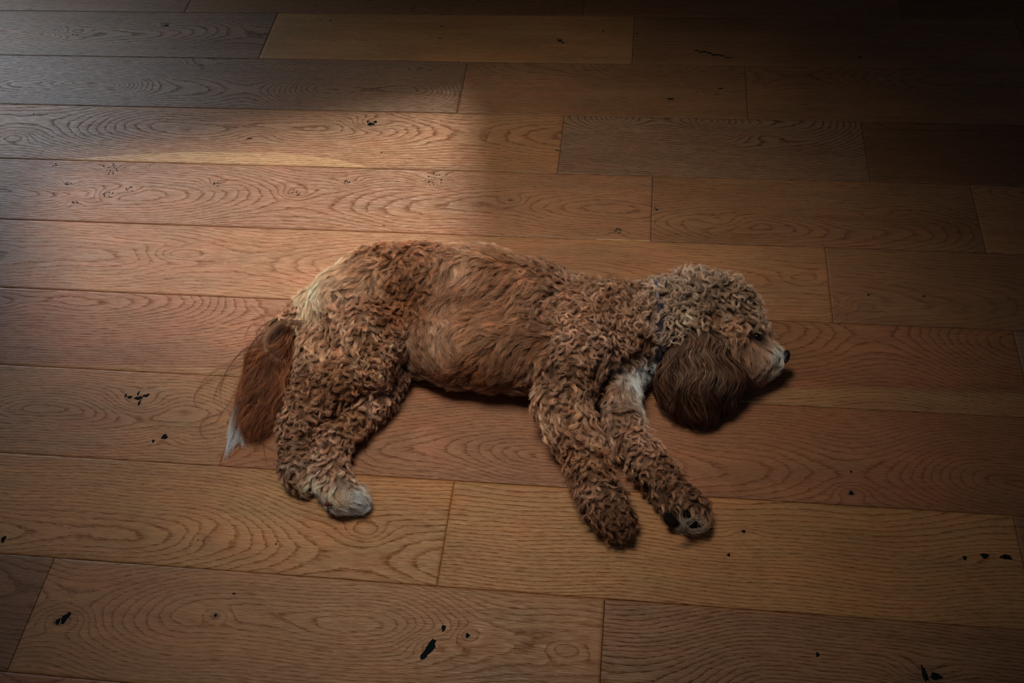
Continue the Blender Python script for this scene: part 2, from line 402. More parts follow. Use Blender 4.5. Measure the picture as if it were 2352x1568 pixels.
def sdf(P):
    P = np.asarray(P, dtype=np.float32)
    d = None
    for c in JT + JS:
        e = chain_d(P, c); d = e if d is None else smin(d, e, .028)
    out = d
    for c, k in JL:
        out = np.minimum(out, smin(d, chain_d(P, c), k))
    return np.maximum(out, .0015 - P[:, 2])
def grad(P, e=.0015):
    g = np.stack([sdf(P + np.array(v, dtype=np.float32) * e) - sdf(P - np.array(v, dtype=np.float32) * e) for v in ((1, 0, 0), (0, 1, 0), (0, 0, 1))], -1)
    return g / (np.linalg.norm(g, axis=1, keepdims=True) + 1e-9)

def surface(h=.005):
    allj = [j for c in JT + JS + [c for c, _ in JL] for j in c]
    lo = np.min([p - r for p, r in allj], 0) - .02; hi = np.max([p + r for p, r in allj], 0) + .02
    lo[2] = -.012
    ax = [np.arange(lo[i], hi[i], h) for i in range(3)]
    sh = tuple(len(a) for a in ax)
    G = np.stack(np.meshgrid(*ax, indexing='ij'), -1).reshape(-1, 3)
    D = np.concatenate([sdf(G[i:i + 400000]) for i in range(0, len(G), 400000)]).reshape(sh)
    S = D < 0
    # dual vertex per mixed cell
    cnt = np.zeros([s - 1 for s in sh]); acc = np.zeros([s - 1 for s in sh] + [3])
    for axis in range(3):
        for o1 in (0, 1):
            for o2 in (0, 1):
                sl = [slice(0, -1)] * 3; sm = [slice(0, -1)] * 3
                oth = [a for a in range(3) if a != axis]
                for a, o in zip(oth, (o1, o2)):
                    sl[a] = slice(o, sh[a] - 1 + o); sm[a] = slice(o, sh[a] - 1 + o)
                sm[axis] = slice(1, sh[axis])
                d0, d1 = D[tuple(sl)], D[tuple(sm)]
                m = (d0 < 0) != (d1 < 0)
                t = np.where(m, d0 / np.where(m, d0 - d1, 1), 0)
                cnt += m
                acc[..., axis] += t * m
                acc[..., oth[0]] += o1 * m; acc[..., oth[1]] += o2 * m
    mixed = cnt > 0
    vid = -np.ones(cnt.shape, dtype=np.int64); vid[mixed] = np.arange(mixed.sum())
    I = np.argwhere(mixed); V = lo + (I + acc[mixed] / cnt[mixed][:, None]) * h
    quads = []
    for axis in range(3):
        a, b = [x for x in range(3) if x != axis]
        sl = [slice(1, -1)] * 3; sl[axis] = slice(0, -1); sm = [slice(1, -1)] * 3; sm[axis] = slice(1, None)
        s0, s1 = S[tuple(sl)], S[tuple(sm)]
        for flip in (False, True):
            E = np.argwhere((s0 & ~s1) if not flip else (~s0 & s1))
            if not len(E): continue
            off = np.ones(3, dtype=int); off[axis] = 0; E = E + off
            def vv(da, db):
                J = E.copy(); J[:, a] -= da; J[:, b] -= db
                return vid[J[:, 0], J[:, 1], J[:, 2]]
            q = np.stack([vv(0, 0), vv(1, 0), vv(1, 1), vv(0, 1)], 1)
            if flip != (axis == 1): q = q[:, ::-1]
            quads.append(q)
    Q = np.concatenate(quads)
    return V, Q[(Q >= 0).all(1)]
BV, BQ = surface()
ctr = at(1130, 760)
dog = bpy.data.objects.new('dog', None); C.objects.link(dog)
dog.location = (ctr.x, ctr.y, 0)
tag(dog, 'curly apricot-brown long-eared dog asleep on its side on the plank floor', 'dog')
def part(o):
    o.parent = dog; o.matrix_parent_inverse = Matrix.Translation((-ctr.x, -ctr.y, 0)); return o
skin = NT('skin_undercoat'); skin.b.inputs['Roughness'].default_value = .9
skin.put(skin.b.inputs['Base Color'], skin.attr('colour', 'Color'))
body = part(big_mesh('body', BV, BQ, skin.m))

def px_of(P):
    q = (np.asarray(P) - np.array(CAM)) @ np.array(RCAM)
    return W_PX / 2 - q[:, 0] / q[:, 2] * F_PX, H_PX / 2 + q[:, 1] / q[:, 2] * F_PX
def wdir(ang):
    """picture angle (deg) on the floor near the dog -> world xy"""
    a = np.deg2rad(ang); o = np.array(at(1200, 800)); ex = np.array(at(1300, 800)) - o; ey = np.array(at(1200, 900)) - o
    v = np.cos(a)[:, None] * ex[:2] + np.sin(a)[:, None] * ey[:2]
    return v / np.linalg.norm(v, axis=1, keepdims=True)
def on_skin(px, py, zmax=.2):
    """first point of the skin on the line of sight"""
    zs = np.arange(zmax, 0, -.0008); P = np.array([at(px, py, z) for z in zs]); d = sdf(P)
    i = int(np.argmax(d < 0)) if (d < 0).any() else len(zs) - 1
    return P[i]

# ------------------------------------------------------------------ coat map: flow, length, curl and colour at marked places
T_ = (.66, .40, .25); R_ = (.36, .150, .066); M_ = (.45, .225, .120); P_ = (.54, .31, .20); G_ = (.80, .62, .44)
W_ = (.74, .74, .72); D_ = (.13, .048, .024); H_ = (.56, .40, .29); B_ = (.29, .135, .068); N_ = (.36, .19, .11)
SM = (26, .22, 34, 3.5); SL = (34, .34, 38, 4.5); KU = (25, 1.35, 30, 8); KW = (30, .95, 32, 7); HD = (40, 1.45, 30, 10); MZ = (20, .25, 30, 4)
# (x, y, height mm, flow angle in the photo (0 right, 90 down), kind, colour)
MAP = [
 (700, 650, 40, 150, KU, M_), (745, 620, 60, 160, SM, T_), (690, 720, 60, 110, KU, T_), (720, 680, 90, 120, SM, G_), (860, 580, 90, 170, SM, G_), (790, 620, 100, 150, SM, G_), (1000, 560, 70, 180, SM, G_), (760, 680, 100, 140, SM, G_), (820, 600, 80, 170, SM, T_), (830, 650, 120, 150, SM, T_), (900, 560, 60, 180, SM, T_),
 (860, 620, 110, 120, KW, R_), (930, 620, 110, 100, KU, R_), (960, 580, 80, 110, KU, M_), (950, 680, 120, 110, KU, R_), (900, 720, 130, 90, KU, R_), (980, 640, 120, 100, KW, R_), (780, 760, 130, 95, KW, T_), (730, 780, 100, 100, KW, T_), (850, 790, 140, 90, KU, M_), (800, 720, 130, 110, KW, P_),
 (900, 780, 120, 80, KU, P_), (840, 850, 110, 90, KU, T_), (760, 860, 90, 110, KU, M_), (700, 870, 70, 110, KU, N_), (800, 900, 70, 110, KU, M_), (720, 920, 60, 130, KU, M_), (670, 950, 40, 140, KU, P_), (680, 1010, 30, 110, KU, N_), (665, 1060, 30, 110, KU, N_), (680, 1100, 30, 80, KU, B_), (695, 1110, 30, 60, KW, G_), (705, 1130, 15, 60, KW, G_),
 (905, 880, 40, 90, KU, N_), (860, 930, 40, 110, KU, P_), (800, 975, 40, 120, KU, M_), (760, 1030, 40, 110, KU, P_), (760, 1080, 40, 80, KU, P_), (750, 1110, 40, 70, KW, T_), (742, 1118, 40, 60, SM, G_), (745, 1135, 30, 60, SM, W_), (770, 1135, 40, 40, SM, G_), (770, 1160, 24, 40, SM, W_), (800, 1140, 34, 20, SM, W_), (825, 1150, 20, 20, SM, W_), (800, 1165, 16, 40, SM, W_), (700, 1120, 34, 60, SM, W_), (790, 1120, 30, 40, KW, P_),
 (1010, 590, 100, 150, SM, P_), (1060, 560, 70, 185, SM, T_), (1040, 640, 130, 140, SM, P_), (1080, 600, 110, 190, SM, T_), (1010, 700, 120, 115, SM, P_), (1150, 590, 70, 200, SM, M_), (1160, 640, 120, 175, SL, M_), (1100, 700, 140, 150, SL, M_), (1020, 780, 100, 100, SM, P_), (960, 780, 100, 100, SM, N_), (970, 840, 60, 110, SM, N_), (1090, 780, 120, 155, SL, M_),
 (1180, 720, 130, 160, SL, M_), (1180, 800, 120, 165, SL, B_), (1100, 850, 80, 130, SL, R_), (1030, 860, 60, 120, SL, M_), (1180, 870, 60, 120, SL, B_), (990, 878, 22, 110, (40, .5, 40, 9), N_), (1060, 890, 22, 115, (42, .5, 40, 9), M_), (1130, 898, 22, 115, (42, .5, 40, 9), M_), (1200, 902, 22, 110, (40, .5, 40, 9), N_), (1250, 640, 90, 190, KW, N_), (1240, 720, 130, 175, KW, N_), (1230, 780, 120, 160, SM, B_), (1330, 640, 70, 200, KW, N_), (1320, 690, 120, 190, KW, P_), (1270, 830, 120, 110, KU, N_),
 (1400, 660, 80, 200, KU, B_), (1400, 710, 130, 190, KU, N_), (1350, 750, 140, 140, KU, P_), (1420, 770, 110, 150, KU, P_), (1430, 740, 110, 190, KU, T_), (1470, 700, 100, 200, KU, B_), (1480, 780, 90, 200, KU, B_), (1440, 820, 90, 150, KU, B_), (1350, 840, 120, 110, KU, N_), (1290, 880, 110, 100, KU, N_), (1240, 900, 70, 110, KW, P_), (1380, 880, 70, 110, KU, M_),
 (1450, 860, 60, 60, SL, W_), (1470, 880, 40, 50, SL, W_), (1430, 890, 50, 90, SM, P_), (1440, 925, 30, 60, SM, W_), (1490, 860, 40, 60, KW, W_), (1330, 930, 90, 85, KW, T_), (1280, 950, 70, 80, KW, T_), (1340, 980, 70, 80, KW, P_), (1330, 1040, 50, 70, KU, M_), (1370, 1080, 50, 75, KU, M_), (1340, 1120, 40, 90, KU, N_), (1380, 1140, 50, 80, KU, N_), (1400, 1190, 40, 70, KU, B_), (1440, 1210, 30, 60, KU, B_), (1390, 1220, 20, 80, KU, B_),
 (1430, 950, 40, 80, KW, N_), (1460, 1000, 40, 65, KW, P_), (1490, 1050, 40, 60, KU, P_), (1450, 1060, 30, 90, KU, N_), (1530, 1090, 40, 60, KU, N_), (1500, 1120, 30, 80, KU, N_), (1560, 1130, 40, 55, KU, N_), (1600, 1160, 40, 60, KU, B_), (1545, 1200, 20, 90, KU, B_), (1600, 1210, 20, 20, SM, G_), (1625, 1180, 20, 60, SM, N_),
 (1500, 650, 100, 210, HD, H_), (1540, 620, 70, 200, HD, H_), (1540, 680, 130, 190, HD, H_), (1600, 640, 110, 330, HD, H_), (1600, 700, 140, 170, HD, H_), (1650, 660, 120, 340, HD, H_), (1680, 700, 110, 30, HD, H_), (1660, 740, 110, 60, HD, T_), (1730, 720, 80, 40, HD, H_), (1720, 750, 80, 70, HD, T_), (1560, 740, 140, 150, HD, H_), (1620, 600, 60, 300, HD, H_), (1700, 640, 60, 330, HD, H_),
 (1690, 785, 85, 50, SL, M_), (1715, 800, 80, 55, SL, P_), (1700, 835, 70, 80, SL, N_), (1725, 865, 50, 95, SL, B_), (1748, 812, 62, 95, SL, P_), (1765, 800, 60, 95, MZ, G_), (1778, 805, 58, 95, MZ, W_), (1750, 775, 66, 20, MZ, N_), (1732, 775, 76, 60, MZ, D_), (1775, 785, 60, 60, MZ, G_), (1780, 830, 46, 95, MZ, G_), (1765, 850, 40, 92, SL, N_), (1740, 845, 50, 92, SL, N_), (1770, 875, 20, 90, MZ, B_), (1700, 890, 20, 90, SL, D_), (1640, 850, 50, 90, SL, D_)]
AN = []
for px, py, z, ang, kind, col in MAP:
    p = at(px, py, z / 1000); a = math.radians(ang)
    q = at(px + 20 * math.cos(a), py + 20 * math.sin(a), z / 1000) - p; q.normalize()
    AN.append([p.x, p.y, p.z, q.x, q.y, *kind, *col])
AN = np.array(AN)
def coat(P):
    """inverse-distance mix of the marked places -> flow xy, length, amp, wavelength, loft, colour"""
    out = np.zeros((len(P), 9))
    for i in range(0, len(P), 20000):
        d2 = ((P[i:i + 20000, None, :] - AN[None, :, :3]) ** 2).sum(2) + 3e-5
        w = d2 ** -2.0; w /= w.sum(1, keepdims=True)
        out[i:i + 20000] = w @ AN[:, 3:]
    return out

def sample(V, Q, n, keep):
    a, b, c, d = (V[Q[:, i]] for i in range(4))
    ar = np.linalg.norm(np.cross(c - a, d - b), axis=1)
    pick = rng.choice(len(Q), n, p=ar / ar.sum())
    u, v = rng.random((2, n, 1))
    P = (a[pick] * (1 - u) + b[pick] * u) * (1 - v) + (d[pick] * (1 - u) + c[pick] * u) * v
    P = P[keep(P)]
    N = grad(P)
    P = P - N * sdf(P)[:, None]
    ok = (N[:, 2] > -.75) & (P[:, 2] > .003)
    return P[ok], N[ok]

def unit(v): return v / (np.linalg.norm(v, axis=-1, keepdims=True) + 1e-9)

def comb(P, N, flow, L, amp, wl, loft, phase, K=13, pull=1.0, grav=.35, curlz=.5, bias=None, coherent=None):
    """grow guide locks from P over the skin; returns (n, K, 3)"""
    n = len(P); out = np.zeros((n, K, 3)); out[:, 0] = P
    pos = P.copy(); step = (L / (K - 1))[:, None]
    sgn = rng.choice((-1.0, 1.0), n)
    nn = N
    for k in range(1, K):
        s = k / (K - 1)
        if k % 2 == 1: nn = grad(pos)
        d = sdf(pos)
        z = np.zeros((n, 1))
        t = np.concatenate([flow, z - grav], 1)
        t = t - nn * (t * nn).sum(1, keepdims=True); t = unit(t)
        b = np.cross(nn, t)
        arc = s * L / wl * 2 * math.pi
        if coherent is not None: arc = -(pos[:, 1] - .35 * pos[:, 2]) / coherent * 2 * math.pi
        psi = amp * np.sin(arc + phase) + (bias if bias is not None else 0) * s
        ht = loft * np.minimum(1, s * 3) * (1 + curlz * np.sin(arc * .9 + phase * 1.7))
        up = np.clip((ht - d) * 160, -.9 * pull, 1.1)[:, None]
        v = unit(t * np.cos(psi)[:, None] + b * np.sin(psi)[:, None] * 1 + nn * up)
        pos = pos + v * step
        pos[:, 2] = np.maximum(pos[:, 2], .0012)
        out[:, k] = pos
    return out

def strands(P, guides, roots, N=None, conv=.7, friz=.0012, lvar=.3, kd_off=.0):
    """children: every root P follows its nearest guide"""
    kd = kdtree.KDTree(len(roots))
    for i, r in enumerate(roots): kd.insert(r, i)
    kd.balance()
    idx = np.array([kd.find(p)[1] for p in P])
    G = guides[idx]; K = G.shape[1]
    s = np.linspace(0, 1, K)[None, :, None]
    ln = (1 - lvar * rng.random((len(P), 1, 1)) ** 1.5)
    # shorten by resampling along the guide
    f = s * ln * (K - 1); i0 = np.clip(f.astype(int), 0, K - 2); fr = f - i0
    ii = i0[:, :, 0]; rows = np.arange(len(P))[:, None]
    Gs = G[rows, ii] * (1 - fr) + G[rows, ii + 1] * fr
    off = (P - roots[idx])[:, None, :]
    sp = 1 - conv * np.clip(s * 1.6, 0, 1) ** .8
    dirs = unit(rng.normal(size=(len(P), 1, 3))); ph = rng.random((len(P), 1, 1)) * 6.28
    w = dirs * friz * s * (.5 + np.sin(s * 7 + ph)) * rng.random((len(P), 1, 1)) * 1.6
    out = Gs + off * sp + w
    out[..., 2] = np.maximum(out[..., 2], .0010)
    return out, idx

def hair(name, pts, col, rad, mat):
    n, K, _ = pts.shape
    hc = bpy.data.hair_curves.new(name); hc.add_curves([K] * n)
    hc.attributes['position'].data.foreach_set('vector', pts.astype(np.float32).ravel()) if 'position' in hc.attributes else hc.position_data.foreach_set('vector', pts.astype(np.float32).ravel())
    ra = hc.attributes.get('radius') or hc.attributes.new('radius', 'FLOAT', 'POINT')
    s = np.linspace(0, 1, K)
    prof = np.clip(1.15 - s ** 3, .12, 1)
    ra.data.foreach_set('value', (rad[:, None] * prof[None, :]).astype(np.float32).ravel())
    ca = hc.attributes.new('colour', 'FLOAT_COLOR', 'CURVE')
    ca.data.foreach_set('color', np.concatenate([col, np.ones((n, 1))], 1).astype(np.float32).ravel())
    hc.materials.append(mat)
    o = bpy.data.objects.new(name, hc); C.objects.link(o)
    return part(o)

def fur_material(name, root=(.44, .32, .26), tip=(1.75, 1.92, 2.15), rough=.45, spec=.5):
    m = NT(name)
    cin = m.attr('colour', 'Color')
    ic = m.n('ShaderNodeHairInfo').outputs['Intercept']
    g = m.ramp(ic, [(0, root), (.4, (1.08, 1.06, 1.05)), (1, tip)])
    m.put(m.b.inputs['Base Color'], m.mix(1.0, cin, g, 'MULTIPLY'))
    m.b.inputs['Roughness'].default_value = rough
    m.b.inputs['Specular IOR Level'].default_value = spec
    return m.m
FUR = fur_material('curly_fur')

def tint(col, idx, nlock, lock=.20, hair_=.10, shade=None):
    lv = np.exp(rng.normal(size=(nlock, 1)) * lock)[idx]
    lr = rng.normal(size=(nlock, 1))[idx] * .05
    hv = np.exp(rng.normal(size=(len(idx), 1)) * hair_)
    c = col * lv * hv
    c = c * np.concatenate([1 - 0 * lr, 1 + lr, 1 + 1.6 * lr], 1)
    return np.clip(c, .004, .9)

# ---- places without fur: nose, eye, pads, collar
COL_A, COL_B = at(1500, 652, .075), at(1512, 800, .085)
CX = np.array(at(1506, 752, .056)); NECKDIR = np.array([1.0, .10, .0]); NECKDIR /= np.linalg.norm(NECKDIR)
bald = [(on_skin(1738, 774), .012), (np.array(at(1803, 820, .043)), .0135), (on_skin(1541, 1187), .013), (on_skin(1577, 1178), .008), (on_skin(1592, 1203), .009), (on_skin(1487, 1116), .006),
        (on_skin(743, 1122), .005), (on_skin(757, 1155), .0065)]
EYE = on_skin(1738, 774); TOCAM = np.array(CAM) - EYE; TOCAM /= np.linalg.norm(TOCAM)
guard = [(EYE + TOCAM * .006, .0085), (EYE + TOCAM * .014, .0075), (EYE + TOCAM * .021, .007)] + [(c + TOCAM * r * .45, r * .80) for c, r in bald[1:]] + [(c + TOCAM * r * 1.1, r * .6) for c, r in bald[2:]]
def free(pts):
    m = np.ones(len(pts), bool)
    for c, r in guard: m &= (((pts - c) ** 2).sum(2) > r * r).all(1)
    return m
def near_bald(P, k=1.0):
    m = np.zeros(len(P), bool)
    for c, r in bald: m |= ((P - c) ** 2).sum(1) < (r * k) ** 2
    return m
def ear_d(P):
    P = np.asarray(P, dtype=np.float32)
    return np.minimum(np.minimum(chain_d(P, JL[6][0]), chain_d(P, JL[7][0])), chain_d(P, JL[8][0]))
def ear_zone(P):
    d = ear_d(P)
    return (d < sdf_no_ear(P) - .002) & (d < .005)
def sdf_no_ear(P):
    P = np.asarray(P, dtype=np.float32); d = None
    for c in JT + JS:
        e = chain_d(P, c); d = e if d is None else smin(d, e, .028)
    return d
def tail_zone(P):
    c = JL[5][0][1:]
    return chain_d(P.astype(np.float32), c) < .004

BCOL = coat(BV)[:, 6:9] if False else None
cm = coat(BV)
ez = ear_zone(BV)[:, None]; tz = tail_zone(BV)[:, None]
bc = cm[:, 6:9] * .40
bc = np.where(ez, np.array(D_) * .5, bc); bc = np.where(tz, np.array(R_) * .4, bc)
cattr(body.data, 'colour', bc)

keep = lambda P: ~(ear_zone(P) | tail_zone(P) | near_bald(P) | (np.abs((P - CX) @ NECKDIR) < .0026) & (np.linalg.norm(P - CX, axis=1) < .085) )
def smooth_noise(P, scale, seed):
    r = np.random.default_rng(seed); out = np.zeros(len(P))
    for i in range(7):
        k = r.normal(size=3); k = k / np.linalg.norm(k) * r.uniform(.5, 1.5) / scale * 2 * math.pi
        out += np.sin(P @ k + r.uniform(0, 6.28))
    return out / 1.9
GP, GN = sample(BV, BQ, 12000, keep)
cg = coat(GP)
head = (GP[:, 0] > at(1505, 740, .06).x)
ks = np.clip(cg[:, 3] / 1.5, 0, 1)
fj = np.deg2rad(rng.normal(size=len(GP)) * (6 + 7 * ks) + smooth_noise(GP, .06, 3) * (20 + 8 * ks))
gx_, gy_ = px_of(GP)
fringe = (gx_ > 1515) & (gx_ < 1725) & (gy_ > 690 + 0 * gx_) & (gy_ < 765)
cg[fringe, 0:2] = wdir(92 + rng.normal(size=fringe.sum()) * 16); cg[fringe, 2] *= 1.25; cg[fringe, 3] = .95; cg[fringe, 5] = 13
fl2 = cg[:, :2]; fl2 = np.stack([fl2[:, 0] * np.cos(fj) - fl2[:, 1] * np.sin(fj), fl2[:, 0] * np.sin(fj) + fl2[:, 1] * np.cos(fj)], 1)
L = cg[:, 2] / 1000 * rng.uniform(.8, 1.2, len(GP))
bias = np.sign(smooth_noise(GP, .030, 4) + rng.normal(size=len(GP)) * .15) * rng.uniform(.5, 2.6, len(GP)) * ks ** 1.5
phs = smooth_noise(GP, .05, 5) * 2.4 + rng.normal(size=len(GP)) * (.5 + .5 * ks)
guides = comb(GP, GN, fl2, L, cg[:, 3] * rng.uniform(.7, 1.15, len(GP)), cg[:, 4] / 1000 * rng.uniform(.8, 1.3, len(GP)), cg[:, 5] / 1000 * rng.uniform(.5, 1.5, len(GP)), phs, bias=bias, curlz=.15 + .35 * ks)
SP, SN = sample(BV, BQ, 440000, keep)
kk = np.clip(coat(SP)[:, 3] / 1.4, 0, 1)[:, None, None]
pts, idx = strands(SP, guides, GP, conv=.06 + .62 * kk, friz=.0036 - .0012 * kk)
ok = free(pts); pts, idx, SP = pts[ok], idx[ok], SP[ok]
col = tint(coat(SP)[:, 6:9], idx, len(GP))
sn = np.clip(smooth_noise(SP, .035, 8) * .8 + smooth_noise(SP, .09, 9) * .6, -1.6, 1.6)[:, None]
col = np.clip(col * np.exp(sn * np.array((.15, .20, .25)) * (.5 + .5 * kk[ok][:, 0])), .004, .9)
hd = SP[:, 0] > at(1500, 740, .06).x
rad = rng.uniform(.00008, .00015, len(SP))
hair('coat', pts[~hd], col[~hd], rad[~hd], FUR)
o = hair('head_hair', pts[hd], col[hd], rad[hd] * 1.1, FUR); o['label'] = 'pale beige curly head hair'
print('strands', len(SP))

# ------------------------------------------------------------------ ear and tail feathering
EP, EN = sample(BV, BQ, 60000, ear_zone)
ex, ey = px_of(EP); kp = rng.random(len(EP)) < np.clip(1.15 - (ey - 800) / 130, .10, 1)
EP = EP[kp][:900]; EN = EN[kp][:900]
ex, ey = px_of(EP)
yend = 1008 - ((ex - 1600) / 95) ** 2 * 50 + 9 * np.sin(ex / 9)
Le = np.clip((yend - ey) / 1.32, 18, 160) / 1000 * rng.uniform(.72, 1.08, len(EP))
fan = 90 - (ex - 1602) * .30 + rng.normal(size=len(EP)) * 3.5
eg = comb(EP, EN, wdir(fan), Le, np.full(len(EP), .62) * rng.uniform(.7, 1.2, len(EP)), rng.uniform(.026, .036, len(EP)), rng.uniform(.002, .012, len(EP)), ex / 30 + rng.normal(size=len(EP)) * .45, K=26, pull=.5, grav=.5, curlz=.3, coherent=.046)
SPe, _ = sample(BV, BQ, 420000, ear_zone)
_, qy = px_of(SPe); SPe = SPe[rng.random(len(SPe)) < np.clip(1.15 - (qy - 800) / 130, .10, 1)][:52000]
pe, ie = strands(SPe, eg, EP, conv=.88, friz=.0022, lvar=.25)
sx, sy = px_of(SPe)
f = np.clip((sy - 745) / 130, 0, 1)[:, None]
ce = np.array((.27, .155, .105)) * (1 - f) + np.array((.070, .026, .014)) * f
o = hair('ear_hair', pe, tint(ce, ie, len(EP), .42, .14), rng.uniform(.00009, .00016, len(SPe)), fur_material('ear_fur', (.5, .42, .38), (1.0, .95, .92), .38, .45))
o['label'] = 'long wavy dark russet ear hair'

TP, TN = sample(BV, BQ, 90000, tail_zone)
TP = TP[:1300]; TN = TN[:len(TP)]
tx, ty = px_of(TP)
axis_x = np.interp(ty, [700, 752, 835, 912, 985], [722, 668, 628, 598, 578])
side = np.clip((tx - axis_x) / 22, -1.3, 1.3)
along = np.clip((ty - 690) / 290, 0, 1)
ang = 103 - side * 24 + rng.normal(size=len(TP)) * 13 - 4 * along
Lt = np.clip((1062 - ty) / 1.35, 55, 220) / 1000 * rng.uniform(.6, 1.0, len(TP))
wild = rng.random(len(TP)) < .12
ang = np.where(wild, ang + rng.uniform(8, 34, len(TP)), ang)
tg = comb(TP, TN, wdir(ang), Lt, rng.uniform(.25, .60, len(TP)), rng.uniform(.06, .12, len(TP)), rng.uniform(.002, .026, len(TP)), rng.normal(size=len(TP)) * .9 + tx / 40, K=24, pull=.25, grav=.35, curlz=.3, coherent=.09, bias=np.where(wild, rng.uniform(-1.6, -.6, len(TP)), rng.uniform(-.5, .35, len(TP))))
SPt, _ = sample(BV, BQ, 700000, tail_zone)
SPt = SPt[:36000]
pt, it = strands(SPt, tg, TP, conv=.5, friz=.010, lvar=.5)
sx, sy = px_of(SPt)
ct = np.tile(np.array((.30, .115, .052)), (len(SPt), 1))
up = np.clip((760 - sy) / 70, 0, 1)[:, None]; ct = ct * (1 - up) + np.array(M_) * up
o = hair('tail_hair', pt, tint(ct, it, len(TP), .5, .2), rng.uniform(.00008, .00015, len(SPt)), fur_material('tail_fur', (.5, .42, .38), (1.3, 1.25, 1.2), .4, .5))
o['label'] = 'long feathery red-brown tail hair'
# the white tip of the tail is added below with the loose strands
# single long curly strands lying out on the floor beside the tail
def spline(pts, K=26):
    pts = np.array([at(a, b, c / 1000) for a, b, c in pts]); n = len(pts); out = []
    for u in np.linspace(0, n - 1.0001, K):
        i = int(u); f = u - i
        p0, p1, p2, p3 = pts[max(i - 1, 0)], pts[i], pts[min(i + 1, n - 1)], pts[min(i + 2, n - 1)]
        out.append(.5 * (2 * p1 + (p2 - p0) * f + (2 * p0 - 5 * p1 + 4 * p2 - p3) * f * f + (3 * p1 - p0 - 3 * p2 + p3) * f ** 3))
    return np.array(out)
LOCKS = [[(560, 840, 14), (505, 860, 6), (470, 880, 3), (448, 905, 2), (448, 930, 2), (468, 945, 2)], [(540, 905, 10), (512, 945, 4), (475, 960, 2), (459, 978, 2), (463, 1000, 2), (490, 1010, 2)],
         [(560, 800, 18), (520, 850, 7), (495, 895, 3), (492, 920, 3)], [(585, 790, 26), (548, 812, 14), (520, 850, 6), (505, 890, 3), (508, 925, 3)], [(600, 770, 30), (566, 800, 16), (530, 830, 6), (490, 852, 3), (460, 880, 2), (452, 920, 2)],
         [(552, 990, 5), (520, 1035, 2), (500, 1048, 2), (485, 1042, 2)], [(600, 990, 6), (605, 1030, 3), (612, 1060, 2)], [(600, 740, 30), (575, 748, 18), (562, 775, 9), (566, 800, 6)], [(560, 960, 6), (590, 1005, 6), (640, 1040, 3)],
         [(692, 742, 95), (645, 742, 92), (613, 772, 84), (612, 806, 72), (640, 832, 60)], [(575, 700, 24), (610, 740, 24), (600, 800, 30)]]
lp, lc = [], []
for li, l in enumerate(LOCKS):
    g = spline(l); cnt = 60 if li == 9 else 5
    for q in range(cnt):
        o_ = rng.normal(size=3) * (.0034 if li == 9 else .0011); s = np.linspace(0, 1, len(g))[:, None]
        e = g + o_ * (1 - .5 * s) + rng.normal(size=3) * .003 * s ** 2
        e[:, 2] = np.maximum(e[:, 2], .0008); lp.append(e)
        lc.append(np.array((.46, .27, .16) if li == 9 else (.30, .12, .055)) * rng.uniform(.7, 1.2))
hair('tail_wisp', np.array(lp), np.array(lc), np.full(len(lp), .00016), FUR)
tip = []
for base_ in ([(552, 915, 24), (546, 950, 18), (534, 990, 12), (524, 1025, 7), (515, 1062, 3)], [(556, 925, 22), (552, 960, 16), (546, 1000, 10), (530, 1030, 5), (520, 1050, 2)], [(560, 930, 20), (557, 965, 14), (556, 1005, 8), (560, 1032, 3)], [(548, 935, 22), (534, 970, 15), (527, 1005, 9), (519, 1040, 3)]):
    g = spline(base_, 22); s = np.linspace(0, 1, 22)[:, None]
    for q in range(75):
        w = rng.normal(size=3) * .0034 * (1 - .65 * s) + np.sin(s * rng.uniform(6, 13) + rng.uniform(0, 6)) * rng.normal(size=3) * .0022
        e = g + w; e[:, 2] = np.maximum(e[:, 2], .001); cut = rng.uniform(.6, 1); k = np.linspace(0, 21 * cut, 22); i0 = k.astype(int); i1 = np.minimum(i0 + 1, 21)
        tip.append(e[i0] * (1 - (k - i0)[:, None]) + e[i1] * (k - i0)[:, None])
tip = np.array(tip)
o = hair('tail_tip', tip, np.array((.60, .60, .60)) * rng.uniform(.6, 1.2, (len(tip), 1)), rng.uniform(.00010, .00016, len(tip)), FUR); o['label'] = 'white hair at the tip of the tail'

# ------------------------------------------------------------------ nose, eye, pads
import bmesh
def ball(name, c, radii, axis, mat, shape=None, up=(0, 0, 1), seg=32):
    """rounded body: x of the local frame along axis; shape(v) may sculpt it"""
    bm = bmesh.new(); bmesh.ops.create_uvsphere(bm, u_segments=seg, v_segments=seg // 2, radius=1)
    ax = Vector(axis).normalized(); sd = Vector(up).cross(ax).normalized(); u = ax.cross(sd)
    Mx = Matrix((ax, sd, u)).transposed()
    for v in bm.verts:
        p = v.co.copy()
        if shape: p = shape(p)
        v.co = Mx @ Vector((p.x * radii[0], p.y * radii[1], p.z * radii[2]))
    me = bpy.data.meshes.new(name); bm.to_mesh(me); bm.free()
    me.polygons.foreach_set('use_smooth', [True] * len(me.polygons)); me.materials.append(mat)
    o = bpy.data.objects.new(name, me); C.objects.link(o); o.location = c
    return part(o)
def leather(name, col, rough, bump=.6, scale=900):
    m = NT(name); g = m.n('ShaderNodeTexCoord').outputs['Object']
    nz = m.noise(g, scale, 3.0); m.put(m.b.inputs['Base Color'], m.mix(nz, tuple(c * .7 for c in col), tuple(c * 1.3 for c in col)))
    m.b.inputs['Roughness'].default_value = rough; m.b.inputs['Specular IOR Level'].default_value = .5 if rough < .6 else .15
    m.put(m.b.inputs['Normal'], m.n('ShaderNodeBump', {'Strength': bump, 'Distance': .0006, 'Height': nz}).outputs[0]); return m.m
NOSE = leather('nose_leather', (.012, .012, .014), .36); PAD = leather('pad_leather', (.010, .009, .009), .95, .9); PADP = leather('pad_rosy', (.17, .055, .035), .6)
